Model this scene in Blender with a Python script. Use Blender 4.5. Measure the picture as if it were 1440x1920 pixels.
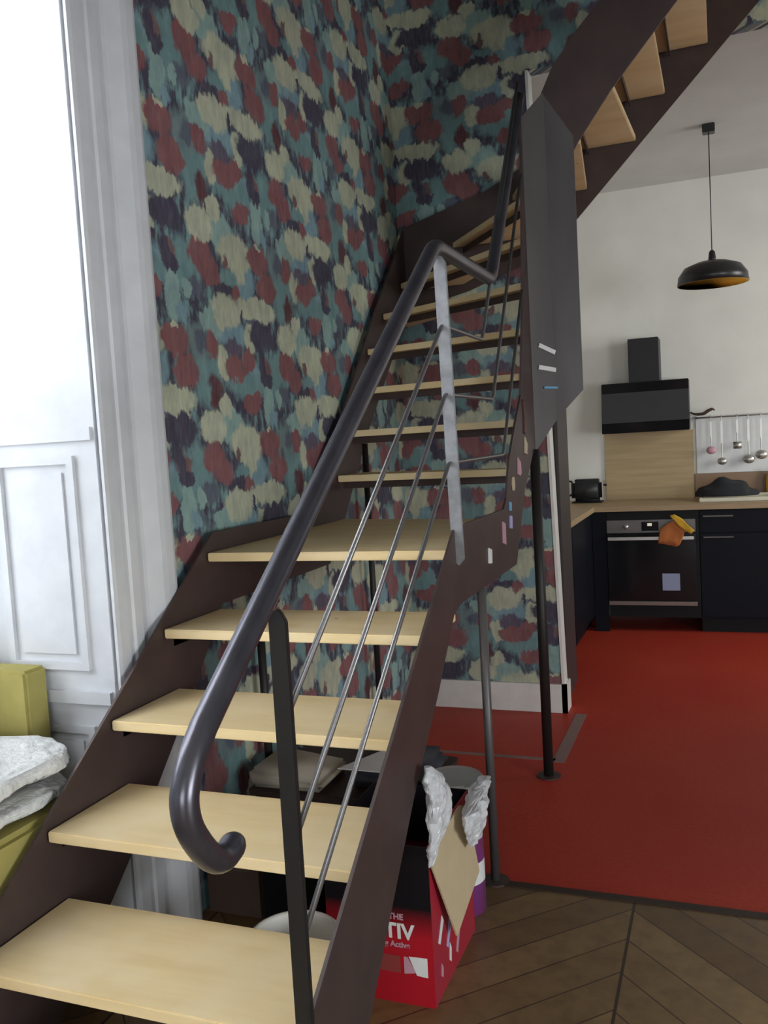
import bpy, bmesh, math, random
from mathutils import Vector, Matrix, noise
random.seed(7)
for o in list(bpy.data.objects): bpy.data.objects.remove(o)
S = bpy.context.scene
C = S.collection
R = math.radians

# ---------------------------------------------------------------- camera
F_PX, PITCH, ROLL, YAW, EYE = 1659.28, 4.4004, 3.2999, 21.1607, 1.4436
pi_, ro_, ya_ = R(PITCH), R(ROLL), R(YAW)
fw = Vector((-math.sin(ya_)*math.cos(pi_), math.cos(ya_)*math.cos(pi_), -math.sin(pi_)))
rt = Vector((math.cos(ya_), math.sin(ya_), 0)); up = rt.cross(fw)
Rv = math.cos(ro_)*rt - math.sin(ro_)*up
Uv = math.cos(ro_)*up + math.sin(ro_)*rt
cd = bpy.data.cameras.new('camera'); cam = bpy.data.objects.new('camera', cd); C.objects.link(cam)
cam.matrix_world = Matrix(((Rv.x, Uv.x, -fw.x, 0), (Rv.y, Uv.y, -fw.y, 0), (Rv.z, Uv.z, -fw.z, EYE), (0, 0, 0, 1)))
cd.sensor_fit = 'VERTICAL'; cd.sensor_height = 36.0; cd.lens = F_PX/1920*36.0; cd.clip_start = .05
S.camera = cam

# ---------------------------------------------------------------- world, lights, exposure
S.view_settings.view_transform = 'Standard'; S.view_settings.look = 'None'
S.view_settings.gamma = 1.0; S.view_settings.use_curve_mapping = False
S.view_settings.exposure = 0.0
w = bpy.data.worlds.new('world'); S.world = w; w.use_nodes = True
bg = w.node_tree.nodes['Background']; bg.inputs[0].default_value = (0.80, 0.90, 1.0, 1); bg.inputs[1].default_value = 1.3

def area(name, loc, aim, sx, sy, power, color, spread=180):
    l = bpy.data.lights.new(name, 'AREA'); l.shape = 'RECTANGLE'; l.size = sx; l.size_y = sy
    l.energy = power; l.color = color; l.spread = R(spread)
    o = bpy.data.objects.new(name, l); C.objects.link(o); o.location = loc
    o.rotation_euler = (Vector(aim)-Vector(loc)).to_track_quat('-Z', 'Y').to_euler()
    return o
area('daylight_left_window', (-2.75, .85, 2.5), (-1.0, 1.15, 1.3), 1.3, 1.9, 58, (0.90, 0.95, 1.0))
area('fill_light_front', (.75, -3.75, 1.2), (-.4, 2.5, .9), 2.2, 1.7, 60, (.95, .985, 1.0))  # added fill from behind the camera, through an unseen opening
area('fill_light_right', (4.45, -.3, 1.2), (-1.2, 2.4, 1.0), 2.4, 1.7, 158, (.93, .98, 1.0))  # added fill from the right, placed to light the plates and left wall
area('daylight_near_window', (-2.75, -1.0, 2.0), (-1.2, 1.0, 1.0), 1.2, 2.6, 95, (0.92, 0.97, 1.0))
area('daylight_kitchen_window', (2.90, 5.5, 1.9), (-.75, 6.9, 1.35), 1.2, 1.6, 27, (0.99, 1.0, 0.92), 110)

# ---------------------------------------------------------------- materials
def new_mat(name):
    m = bpy.data.materials.new(name); m.use_nodes = True
    return m, m.node_tree, m.node_tree.nodes['Principled BSDF']
def link(nt, a, b): nt.links.new(a, b)
def mixc(nt, fac, a, b):
    n = nt.nodes.new('ShaderNodeMix'); n.data_type = 'RGBA'
    for sock, v in ((n.inputs[0], fac), (n.inputs[6], a), (n.inputs[7], b)):
        if isinstance(v, bpy.types.NodeSocket): link(nt, v, sock)
        elif isinstance(v, (int, float)): sock.default_value = v
        else: sock.default_value = (*v, 1)
    return n.outputs[2]
def mth(nt, op, a, b=None, c=None):
    n = nt.nodes.new('ShaderNodeMath'); n.operation = op
    for i, v in enumerate((a, b, c)):
        if v is None: continue
        if isinstance(v, bpy.types.NodeSocket): link(nt, v, n.inputs[i])
        else: n.inputs[i].default_value = v
    return n.outputs[0]
def coords(nt):
    g = nt.nodes.new('ShaderNodeNewGeometry'); return g.outputs['Position']
def tcoord(nt):
    g = nt.nodes.new('ShaderNodeTexCoord'); return g.outputs['Object']
def ntex(nt, vec, scale, detail=3, rough=.55, mscale=None):
    if mscale:
        mp = nt.nodes.new('ShaderNodeMapping'); mp.inputs['Scale'].default_value = mscale; link(nt, vec, mp.inputs[0]); vec = mp.outputs[0]
    n = nt.nodes.new('ShaderNodeTexNoise'); n.inputs['Scale'].default_value = scale; n.inputs['Detail'].default_value = detail
    n.inputs['Roughness'].default_value = rough; link(nt, vec, n.inputs['Vector']); return n.outputs['Fac']
def ramp(nt, fac, lo, hi):
    n = nt.nodes.new('ShaderNodeMapRange'); n.inputs[1].default_value = lo; n.inputs[2].default_value = hi
    link(nt, fac, n.inputs[0]); return n.outputs[0]
def mat(name, col, rough=.5, metal=0., col2=None, nscale=12, mscale=None, bump=0., emit=None, spec=None, alpha=None):
    m, nt, b = new_mat(name)
    b.inputs['Roughness'].default_value = rough; b.inputs['Metallic'].default_value = metal
    if spec is not None: b.inputs['Specular IOR Level'].default_value = spec
    v = tcoord(nt); f = ntex(nt, v, nscale, mscale=mscale)
    c2 = col2 or tuple(x*.9 for x in col)
    link(nt, mixc(nt, ramp(nt, f, .3, .7), col, c2), b.inputs['Base Color'])
    if bump:
        bp = nt.nodes.new('ShaderNodeBump'); bp.inputs['Strength'].default_value = bump; bp.inputs['Distance'].default_value = .01
        link(nt, f, bp.inputs['Height']); link(nt, bp.outputs[0], b.inputs['Normal'])
    if emit: b.inputs['Emission Color'].default_value = (*emit[0], 1); b.inputs['Emission Strength'].default_value = emit[1]
    if alpha: b.inputs['Transmission Weight'].default_value = alpha
    return m

M = {}
M['white_paint'] = mat('white_paint', (.66, .67, .70), .45)
M['white_trim'] = mat('white_trim', (.80, .78, .74), .4)
M['plaster'] = mat('plaster', (.74, .73, .69), .85, nscale=3)
M['plaster_far'] = mat('plaster_grey', (.27, .26, .25), .85, nscale=3)
M['ceiling_paint'] = mat('ceiling_paint', (.60, .60, .58), .9, nscale=3)
M['steel'] = mat('dark_steel', (.080, .052, .046), .50, .25, (.060, .040, .037), 9)
M['steel_guard'] = mat('steel_guard', (.125, .115, .110), .42, .3, (.080, .070, .072), 5, mscale=(1, 1, .25))
M['steel_bar'] = mat('steel_bar', (.36, .36, .37), .42, .6, (.24, .24, .25), 30)
M['steel_bar_dark'] = mat('steel_bar_dark', (.022, .019, .017), .5, .3)
M['tube'] = mat('handrail_steel', (.115, .11, .13), .28, .7, (.085, .08, .095), 14)
M['rod'] = mat('rail_rod_steel', (.22, .21, .21), .33, .75)
M['black'] = mat('black_matt', (.008, .009, .011), .5, spec=.2)
M['glossblack'] = mat('black_gloss', (.010, .010, .012), .12)
M['hoodgrey'] = mat('hood_grey', (.026, .026, .029), .45, .1, spec=.3)
M['cab'] = mat('cabinet_navy', (.006, .007, .012), .5, col2=(.005, .006, .010), spec=.15)
M['chrome'] = mat('brushed_metal', (.55, .53, .50), .35, .9)
M['yellow'] = mat('yellow_fabric', (.42, .36, .11), .85, col2=(.35, .30, .085), bump=.1)
M['fur'] = mat('white_fur', (.82, .82, .80), .95, col2=(.66, .66, .64), nscale=60, bump=.6)
M['beigecloth'] = mat('beige_cloth', (.62, .56, .46), .9, bump=.05)
M['brownwood'] = mat('brown_wood', (.055, .028, .022), .5, col2=(.035, .018, .015), mscale=(1, 8, 8))
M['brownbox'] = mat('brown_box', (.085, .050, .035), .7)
M['paper'] = mat('paper', (.80, .80, .80), .8)
M['greybox'] = mat('grey_plastic', (.38, .39, .40), .6)
M['darkbag'] = mat('dark_fabric', (.05, .05, .065), .8)
M['bin'] = mat('cream_plastic', (.74, .72, .66), .5)
M['silver'] = mat('silver_lid', (.62, .64, .64), .28, .6)
M['purple'] = mat('purple_print', (.19, .04, .20), .45, col2=(.16, .03, .07), nscale=9)
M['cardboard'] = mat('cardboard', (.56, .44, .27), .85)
M['boxside'] = mat('box_side_print', (.40, .018, .028), .35, col2=(.34, .02, .05))
M['white_print'] = mat('white_print', (.78, .78, .76), .5)
M['pink'] = mat('pink_print', (.55, .30, .36), .5)
M['blueprint'] = mat('blue_print', (.15, .38, .60), .5)
M['violetprint'] = mat('lavender_print', (.45, .42, .68), .5)
M['tan'] = mat('tan_print', (.55, .45, .32), .5)
M['tape'] = mat('grey_tape', (.26, .16, .145), .7)
M['threshold'] = mat('dark_threshold', (.035, .018, .012), .5)
M['gold'] = mat('gold_lining', (.80, .50, .09), .4, .25)
M['lampblack'] = mat('lamp_black', (.018, .018, .020), .35)
M['orange'] = mat('orange_cloth', (.50, .16, .045), .9, bump=.1)
M['yellowcloth'] = mat('yellow_cloth', (.62, .36, .03), .9, bump=.1)
M['worktop'] = mat('oak_worktop', (.40, .29, .17), .5, col2=(.33, .23, .13), nscale=4, mscale=(2, 30, 30))
M['backsplash'] = mat('oak_backsplash', (.44, .33, .185), .55, col2=(.36, .26, .145), nscale=2, mscale=(1, 30, 18))
M['ecru'] = mat('sink_ceramic', (.62, .58, .46), .3)
M['towel'] = mat('dark_towel', (.015, .016, .020), .9, bump=.2)
M['utensil_plate'] = mat('white_panel', (.62, .62, .62), .25)
M['label_blue'] = mat('energy_label', (.30, .34, .50), .6)

def plastic_bag():
    m, nt, b = new_mat('translucent_plastic')
    b.inputs['Base Color'].default_value = (.72, .72, .74, 1); b.inputs['Roughness'].default_value = .3
    b.inputs['Transmission Weight'].default_value = .25
    f = ntex(nt, tcoord(nt), 35, 4)
    bp = nt.nodes.new('ShaderNodeBump'); bp.inputs['Strength'].default_value = .5; bp.inputs['Distance'].default_value = .01
    link(nt, f, bp.inputs['Height']); link(nt, bp.outputs[0], b.inputs['Normal'])
    return m
M['bag'] = plastic_bag()

def ply():
    m, nt, b = new_mat('birch_plywood')
    v = coords(nt)
    f = ntex(nt, v, 1.6, 6, .6, mscale=(1.2, 9, 9)); g = ntex(nt, v, 5, 2)
    c = mixc(nt, ramp(nt, f, .35, .7), (.84, .66, .37), (.74, .55, .28))
    c = mixc(nt, ramp(nt, g, .45, .75), c, (.85, .69, .43))
    k = nt.nodes.new('ShaderNodeTexVoronoi'); k.inputs['Scale'].default_value = 4.5; link(nt, v, k.inputs['Vector'])
    c = mixc(nt, ramp(nt, k.outputs['Distance'], .045, .02), c, (.42, .28, .15))
    link(nt, c, b.inputs['Base Color']); b.inputs['Roughness'].default_value = .5
    return m
M['ply'] = ply()

def lino():
    m, nt, b = new_mat('red_linoleum')
    v = coords(nt); f = ntex(nt, v, 1.7, 4); g = ntex(nt, v, 60, 2)
    c = mixc(nt, ramp(nt, f, .3, .7), (.43, .036, .022), (.48, .058, .026))
    c = mixc(nt, ramp(nt, g, .4, .8), c, (.38, .032, .024))
    link(nt, c, b.inputs['Base Color']); b.inputs['Roughness'].default_value = .5; b.inputs['Specular IOR Level'].default_value = .22
    return m
M['lino'] = lino()

def parquet():
    m, nt, b = new_mat('chevron_parquet')
    v = coords(nt); s = nt.nodes.new('ShaderNodeSeparateXYZ'); link(nt, v, s.inputs[0])
    x = mth(nt, 'ADD', s.outputs[0], .295+6.2)
    col = mth(nt, 'DIVIDE', x, 1.24); pp = mth(nt, 'PINGPONG', col, .5)      # 0 at seams of full columns
    ad = mth(nt, 'MULTIPLY', pp, 1.24)
    h = mth(nt, 'ADD', s.outputs[1], ad)
    hi = mth(nt, 'DIVIDE', h, .165); cell = mth(nt, 'FLOOR', hi); fr = mth(nt, 'FRACT', hi)
    side = mth(nt, 'FLOOR', mth(nt, 'DIVIDE', x, .62))
    cmb = nt.nodes.new('ShaderNodeCombineXYZ'); link(nt, cell, cmb.inputs[0]); link(nt, side, cmb.inputs[1])
    wn = nt.nodes.new('ShaderNodeTexWhiteNoise'); link(nt, cmb.outputs[0], wn.inputs['Vector'])
    c = mixc(nt, wn.outputs['Value'], (.15, .088, .038), (.27, .175, .078))
    grain = ntex(nt, v, 6, 5, .6, mscale=(3, 3, 1))
    c = mixc(nt, mth(nt, 'MULTIPLY', ramp(nt, grain, .4, .75), .6), c, (.09, .05, .025))
    e1 = mth(nt, 'LESS_THAN', fr, .035)
    frx = mth(nt, 'FRACT', mth(nt, 'DIVIDE', x, .62)); e2 = mth(nt, 'LESS_THAN', frx, .014)
    c = mixc(nt, mth(nt, 'MAXIMUM', e1, e2), c, (.045, .025, .014))
    link(nt, c, b.inputs['Base Color']); b.inputs['Roughness'].default_value = .38
    return m
M['parquet'] = parquet()

def carton():
    m, nt, b = new_mat('box_front_print')
    v = coords(nt); s = nt.nodes.new('ShaderNodeSeparateXYZ'); link(nt, v, s.inputs[0])
    c = mixc(nt, ramp(nt, s.outputs[2], .26, .18), (.010, .008, .010), (.42, .012, .022))
    link(nt, c, b.inputs['Base Color']); b.inputs['Roughness'].default_value = .4; b.inputs['Specular IOR Level'].default_value = .15
    return m
M['carton'] = carton()

BLOBS = [(2.444, 2.052, 0.086, 0.07, 'teal'), (2.295, 2.027, 0.048, 0.053, 'blue'), (2.551, 1.698, 0.073, 0.09, 'teal'), (2.807, 1.682, 0.118, 0.045, 'teal'), (2.689, 2.195, 0.075, 0.048, 'mint'), (2.507, 1.983, 0.045, 0.03, 'slate'), (2.536, 1.812, 0.091, 0.054, 'grey'), (2.709, 1.857, 0.107, 0.043, 'blue'), (2.838, 2.039, 0.056, 0.061, 'blue'), (2.874, 1.905, 0.036, 0.032, 'slate'), (2.379, 1.947, 0.036, 0.07, 'mint'), (2.42, 1.896, 0.024, 0.027, 'blue'), (2.463, 1.969, 0.02, 0.029, 'mint'), (2.372, 2.075, 0.041, 0.042, 'rose'), (2.781, 2.135, 0.104, 0.055, 'cream'), (2.789, 2.067, 0.042, 0.035, 'cream'), (2.734, 2.041, 0.045, 0.025, 'teal'), (2.694, 1.99, 0.055, 0.028, 'dark'), (2.771, 1.994, 0.03, 0.026, 'red'), (2.693, 1.924, 0.084, 0.051, 'cream'), (2.569, 1.889, 0.043, 0.031, 'mint'), (2.603, 1.853, 0.048, 0.023, 'mint'), (2.909, 1.954, 0.119, 0.034, 'cream'), (2.938, 1.925, 0.05, 0.026, 'cream'), (2.848, 1.848, 0.035, 0.048, 'cream'), (2.653, 1.746, 0.03, 0.049, 'cream'), (2.727, 1.805, 0.054, 0.026, 'purple'), (2.551, 2.097, 0.065, 0.056, 'red'), (2.609, 2.043, 0.057, 0.046, 'red'), (2.945, 2.141, 0.076, 0.049, 'red'), (2.998, 2.043, 0.072, 0.053, 'red'), (2.528, 1.812, 0.034, 0.033, 'slate'), (2.589, 1.808, 0.038, 0.046, 'red'), (2.743, 1.734, 0.074, 0.044, 'red'), (2.823, 1.768, 0.044, 0.031, 'red'), (2.591, 1.646, 0.038, 0.053, 'plum'), (2.829, 1.613, 0.053, 0.035, 'red'), (2.299, 1.966, 0.028, 0.025, 'red'), (2.37, 1.854, 0.022, 0.01, 'cream'), (2.938, 1.858, 0.083, 0.044, 'dark'), (3.137, 1.864, 0.067, 0.048, 'cream'), (3.226, 1.931, 0.036, 0.034, 'cream'), (2.931, 1.736, 0.02, 0.049, 'dark'), (2.965, 1.7, 0.03, 0.023, 'dark'), (2.709, 2.101, 0.017, 0.026, 'rose'), (2.805, 1.924, 0.009, 0.027, 'dark')]
TU, TV, HD = .575, .665, .3325
PAL = dict(teal=(.175, .290, .295), blue=(.220, .340, .390), mint=(.275, .400, .370), slate=(.115, .125, .165), grey=(.175, .235, .240),
           rose=(.190, .105, .105), cream=(.490, .500, .370), red=(.250, .100, .105), dark=(.072, .060, .092), purple=(.130, .100, .145), plum=(.120, .045, .052))
def wallpaper():
    m, nt, b = new_mat('floral_wallpaper')
    v = coords(nt); s = nt.nodes.new('ShaderNodeSeparateXYZ'); link(nt, v, s.inputs[0])
    sx = mth(nt, 'ADD', mth(nt, 'ADD', s.outputs[0], s.outputs[1]), 1.58)
    base = nt.nodes.new('ShaderNodeCombineXYZ'); link(nt, sx, base.inputs[0]); link(nt, s.outputs[2], base.inputs[1])
    bv = base.outputs[0]
    n1 = ntex(nt, bv, 17, 3, .6); n2 = ntex(nt, bv, 21, 2, .6, mscale=(1, 1, 1))
    fr = ntex(nt, bv, 1, 2, .5, mscale=(52, 6, 1))
    mp2 = nt.nodes.new('ShaderNodeMapping'); mp2.inputs['Location'].default_value = (5.3, 2.1, 0); link(nt, bv, mp2.inputs[0])
    n3 = ntex(nt, mp2.outputs[0], 17, 3, .6)
    dx = mth(nt, 'MULTIPLY', mth(nt, 'SUBTRACT', n1, .5), .065)
    dz = mth(nt, 'MULTIPLY', mth(nt, 'SUBTRACT', n3, .5), .070)
    dz = mth(nt, 'ADD', dz, mth(nt, 'MULTIPLY', mth(nt, 'SUBTRACT', fr, .5), .052))
    X = mth(nt, 'ADD', sx, dx); Z = mth(nt, 'ADD', s.outputs[2], dz)
    i = mth(nt, 'FLOOR', mth(nt, 'DIVIDE', X, TU))
    u = mth(nt, 'SUBTRACT', X, mth(nt, 'MULTIPLY', i, TU))
    z1 = mth(nt, 'SUBTRACT', Z, mth(nt, 'MULTIPLY', i, HD))
    vv = mth(nt, 'SUBTRACT', z1, mth(nt, 'MULTIPLY', mth(nt, 'FLOOR', mth(nt, 'DIVIDE', z1, TV)), TV))
    cb = nt.nodes.new('ShaderNodeCombineXYZ'); link(nt, u, cb.inputs[0]); link(nt, vv, cb.inputs[1]); uv = cb.outputs[0]
    tone = ntex(nt, bv, 9, 4, .65, mscale=(2.6, 1, 1))
    col = mixc(nt, ramp(nt, tone, .47, .62), PAL['dark'], PAL['teal'])
    for (cx, cz, rx, rz, cn) in BLOBS:
        k_ = 1.0 if cn in ('red', 'rose', 'plum') else 1.13; rx *= k_; rz *= k_
        i0 = math.floor(cx/TU); a0 = cx - i0*TU; b0 = (cz - i0*HD) % TV
        masks = []
        for k in (-1, 0, 1):
            for l in (-2, -1, 0, 1, 2):
                a = a0 + k*TU; bb = b0 + k*HD + l*TV
                if a+rx*1.05 < 0 or a-rx*1.05 > TU or bb+rz*1.05 < 0 or bb-rz*1.05 > TV: continue
                mp = nt.nodes.new('ShaderNodeMapping'); mp.vector_type = 'POINT'
                mp.inputs['Scale'].default_value = (1/rx, 1/rz, 0); mp.inputs['Location'].default_value = (-a/rx, -bb/rz, 0)
                link(nt, uv, mp.inputs[0])
                ln = nt.nodes.new('ShaderNodeVectorMath'); ln.operation = 'LENGTH'; link(nt, mp.outputs[0], ln.inputs[0])
                masks.append(ln.outputs['Value'])
        d = masks[0]
        for q in masks[1:]: d = mth(nt, 'MINIMUM', d, q)
        col = mixc(nt, ramp(nt, d, *((1.25, .82) if cn in ('teal', 'blue', 'slate', 'grey', 'rose', 'purple', 'plum') else (1.14, .93))), col, PAL[cn])
    dark2 = nt.nodes.new('ShaderNodeMix'); dark2.data_type = 'RGBA'; dark2.blend_type = 'MULTIPLY'; dark2.inputs[0].default_value = 1
    link(nt, col, dark2.inputs[6])
    tn = mixc(nt, ramp(nt, tone, .25, .75), (.72, .74, .78), (1.22, 1.2, 1.15)); link(nt, tn, dark2.inputs[7])
    st2 = ntex(nt, bv, 1, 3, .6, mscale=(70, 14, 1))
    fin = mixc(nt, mth(nt, 'MULTIPLY', ramp(nt, st2, .45, .8), .35), dark2.outputs[2], PAL['grey'])
    link(nt, fin, b.inputs['Base Color']); b.inputs['Roughness'].default_value = .75
    b.inputs['Specular IOR Level'].default_value = .25
    return m
M['wallpaper'] = wallpaper()

def glass():
    m, nt, b = new_mat('window_glass')
    b.inputs['Base Color'].default_value = (1, 1, 1, 1); b.inputs['Roughness'].default_value = 0.0
    b.inputs['Transmission Weight'].default_value = 1.0; b.inputs['IOR'].default_value = 1.02
    return m
M['glass'] = glass()

# ---------------------------------------------------------------- mesh helpers
def bx(bm, x0, x1, y0, y1, z0, z1, bev=0):
    v = [bm.verts.new((x, y, z)) for x in (x0, x1) for y in (y0, y1) for z in (z0, z1)]
    fs = [bm.faces.new([v[i] for i in f]) for f in ((0, 1, 3, 2), (4, 6, 7, 5), (0, 4, 5, 1), (2, 3, 7, 6), (0, 2, 6, 4), (1, 5, 7, 3))]
    if bev:
        es = list({e for f in fs for e in f.edges})
        bmesh.ops.bevel(bm, geom=es, offset=bev, segments=2, affect='EDGES')
def prism(bm, pts, axis, a, b, bev=0):
    """polygon pts extruded along axis between a and b; pts are the two other coordinates in x,y,z order"""
    def P(p, t):
        return {'x': (t, p[0], p[1]), 'y': (p[0], t, p[1]), 'z': (p[0], p[1], t)}[axis]
    lo = [bm.verts.new(P(p, a)) for p in pts]; hi = [bm.verts.new(P(p, b)) for p in pts]
    n = len(pts); fs = [bm.faces.new(lo), bm.faces.new(hi)]
    for i in range(n): fs.append(bm.faces.new((lo[i], lo[(i+1) % n], hi[(i+1) % n], hi[i])))
    if bev:
        es = list({e for f in fs for e in f.edges}); bmesh.ops.bevel(bm, geom=es, offset=bev, segments=2, affect='EDGES')
def tube(bm, pts, r, n=12, closed_ends=True):
    pts = [Vector(p) for p in pts]; rings = []
    t0 = (pts[1]-pts[0]).normalized(); ref = Vector((1, 0, 0)) if abs(t0.x) < .9 else Vector((0, 0, 1))
    nrm = (ref - t0*ref.dot(t0)).normalized()
    for i, p in enumerate(pts):
        t = (pts[min(i+1, len(pts)-1)] - pts[max(i-1, 0)]).normalized()
        nrm = (nrm - t*nrm.dot(t)).normalized(); bi = t.cross(nrm)
        rr = r[i] if isinstance(r, (list, tuple)) else r
        rings.append([bm.verts.new(p + nrm*math.cos(2*math.pi*k/n)*rr + bi*math.sin(2*math.pi*k/n)*rr) for k in range(n)])
    for a, b in zip(rings, rings[1:]):
        for k in range(n): bm.faces.new((a[k], a[(k+1) % n], b[(k+1) % n], b[k]))
    if closed_ends: bm.faces.new(rings[0]); bm.faces.new(rings[-1])
def lathe(bm, cx, cy, prof, n=32):
    rings = []
    for (r, z) in prof:
        rings.append([bm.verts.new((cx+max(r, 1e-4)*math.cos(2*math.pi*k/n), cy+max(r, 1e-4)*math.sin(2*math.pi*k/n), z)) for k in range(n)])
    for a, b in zip(rings, rings[1:]):
        for k in range(n): bm.faces.new((a[k], a[(k+1) % n], b[(k+1) % n], b[k]))
    bm.faces.new(rings[0]); bm.faces.new(rings[-1])
def rnd_path(pts, rad, seg=6):
    """round the corners of a poly-line"""
    pts = [Vector(p) for p in pts]; out = [pts[0]]
    for i in range(1, len(pts)-1):
        a, b, c = pts[i-1], pts[i], pts[i+1]; d1 = (a-b); d2 = (c-b); r = min(rad, d1.length*.45, d2.length*.45)
        p1 = b + d1.normalized()*r; p2 = b + d2.normalized()*r
        for k in range(seg+1):
            t = k/seg; out.append(p1*(1-t)**2 + b*2*t*(1-t) + p2*t*t)
    out.append(pts[-1]); return out
def obj(name, bm, m, parent=None, smooth=False):
    bmesh.ops.recalc_face_normals(bm, faces=bm.faces[:])
    me = bpy.data.meshes.new(name); bm.to_mesh(me); bm.free()
    if smooth:
        for f in me.polygons: f.use_smooth = True
    me.materials.append(M[m] if isinstance(m, str) else m)
    o = bpy.data.objects.new(name, me); C.objects.link(o)
    if parent:
        o.parent = parent; o.matrix_parent_inverse = parent.matrix_world.inverted() if False else Matrix.Translation(-Vector(parent_loc(parent)))
    return o
LOC = {}
def parent_loc(p): return LOC.get(p.name, (0, 0, 0))
def thing(name, label, cat, loc, group=None):
    o = bpy.data.objects.new(name, None); C.objects.link(o); o.location = loc; o.empty_display_size = .1
    LOC[o.name] = tuple(loc); o['label'] = label; o['category'] = cat
    if group: o['group'] = group
    return o
def tag(o, label, cat, group=None):
    o['label'] = label; o['category'] = cat
    if group: o['group'] = group
    return o
def struct(name, bm, m):
    o = obj(name, bm, m); o['kind'] = 'structure'; return o
def one(fn, *a, **k):
    bm = bmesh.new(); fn(bm, *a, **k); return bm
def boxes(*bs, bev=0):
    bm = bmesh.new()
    for b in bs: bx(bm, *b, bev=bev)
    return bm
def text(body, size, loc, rot, m, parent, name='lettering', align='LEFT'):
    cu = bpy.data.curves.new(name, 'FONT'); cu.body = body; cu.size = size; cu.extrude = .0005; cu.align_x = align; cu.offset = size*.03
    t = bpy.data.objects.new(name, cu); C.objects.link(t); bpy.context.view_layer.update()
    me = bpy.data.meshes.new_from_object(t.evaluated_get(bpy.context.evaluated_depsgraph_get()))
    C.objects.unlink(t); bpy.data.objects.remove(t)
    me.transform(Matrix.Translation(Vector(loc)) @ rot.to_matrix().to_4x4()); me.materials.clear(); me.materials.append(M[m])
    o = bpy.data.objects.new(name, me); C.objects.link(o); o.parent = parent
    o.matrix_parent_inverse = Matrix.Translation(-Vector(parent_loc(parent))); return o

# ---------------------------------------------------------------- setting
XW, YB, XE, ZK, YK = -1.58, 4.52, -.815, 3.24, 7.05
ZC = 4.9
struct('floor', boxes((-2.4, 4.0, -3.2, 2.682, -.05, 0)), 'parquet')
struct('floor', boxes((-1.6, 4.0, 2.715, 7.15, -.05, .0)), 'lino').name = 'floor_kitchen'
struct('trim_1', boxes((-1.57, 4.0, 2.682, 2.715, -.05, .004)), 'threshold')
# wallpapered left wall beyond the window bay
struct('wall_left', boxes((-2.4, XW, 2.0, YB+.08, 0, ZC)), 'wallpaper')
struct('wall_left_near', boxes((-2.4, XW, -3.2, -1.75, 0, ZC), (-2.4, XW, -.25, .15, 0, ZC), (-2.4, XW, -1.75, -.25, 3.35, ZC), (-2.4, XW, .15, 2.0, 3.45, ZC)), 'white_paint')
# back wall with the opening to the kitchen
bm = bmesh.new()
prism(bm, [(XW, 0), (XE, 0), (XE-.055, ZK), (2.2, ZK), (2.2, 0), (4.0, 0), (4.0, ZC), (XW, ZC)], 'y', YB, YB+.08)
struct('wall_back', bm, 'wallpaper')
bm = bmesh.new(); prism(bm, [(XE, .14), (XE+.014, .14), (XE-.041, ZK), (XE-.055, ZK)], 'y', YB-.006, YB+.09)
struct('trim_2', bm, 'white_trim')
bm = boxes((XW, XE+.026, YB-.018, YB, 0, .150, .004), bev=0) if False else boxes((XW, XE+.026, YB-.02, YB-.0005, 0, .150), (XE+.0005, XE+.026, YB-.02, YB+.11, 0, .150))
struct('baseboard_back', bm, 'white_trim')
struct('wall_front', boxes((-2.4, -.35, -3.3, -3.2, 0, ZC), (1.85, 4.0, -3.3, -3.2, 0, ZC), (-.35, 1.85, -3.3, -3.2, 0, .35), (-.35, 1.85, -3.3, -3.2, 2.1, ZC)), 'plaster_far')
struct('wall_right', boxes((4.0, 4.1, -3.3, -1.5, 0, ZC), (4.0, 4.1, .9, YB+.08, 0, ZC), (4.0, 4.1, -1.5, .9, 0, .3), (4.0, 4.1, -1.5, .9, 2.1, ZC)), 'plaster_far')
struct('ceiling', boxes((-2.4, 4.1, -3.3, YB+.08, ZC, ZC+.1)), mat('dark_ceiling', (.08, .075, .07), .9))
struct('ceiling_kitchen', boxes((-1.6, 3.2, YB+.08, YK+.1, ZK, ZK+.1)), 'ceiling_paint')
struct('ceiling_light_block', boxes((-1.5, 4.0, -3.2, 1.0, 2.42, 2.60)), 'ceiling_paint')  # unseen slab above the camera, added to keep light off the upper back wall
struct('ceiling_shade_slab', boxes((.62, 4.0, 2.2, YB-.02, 3.50, 3.72)), 'ceiling_paint')  # unseen slab past the stair head, added to darken the top right
struct('wall_kitchen_back', boxes((-1.6, 3.2, YK, YK+.1, 0, ZK)), 'plaster')
struct('wall_kitchen_left', boxes((-1.6, -1.5, YB+.08, YK, 0, ZK)), 'plaster')
struct('wall_kitchen_right', boxes((3.1, 3.2, YB+.08, YK, 0, .9), (3.1, 3.2, YB+.08, 5.0, .9, ZK), (3.1, 3.2, 6.4, YK, .9, ZK), (3.1, 3.2, 5.0, 6.4, 2.9, ZK)), 'plaster')
# tape outline on the red floor
struct('trim_3', boxes((-1.45, -.735, 3.815, 3.845, 0, .0015), (-.745, -.69, 3.80, 4.50, 0, .0015)), 'tape')

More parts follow.
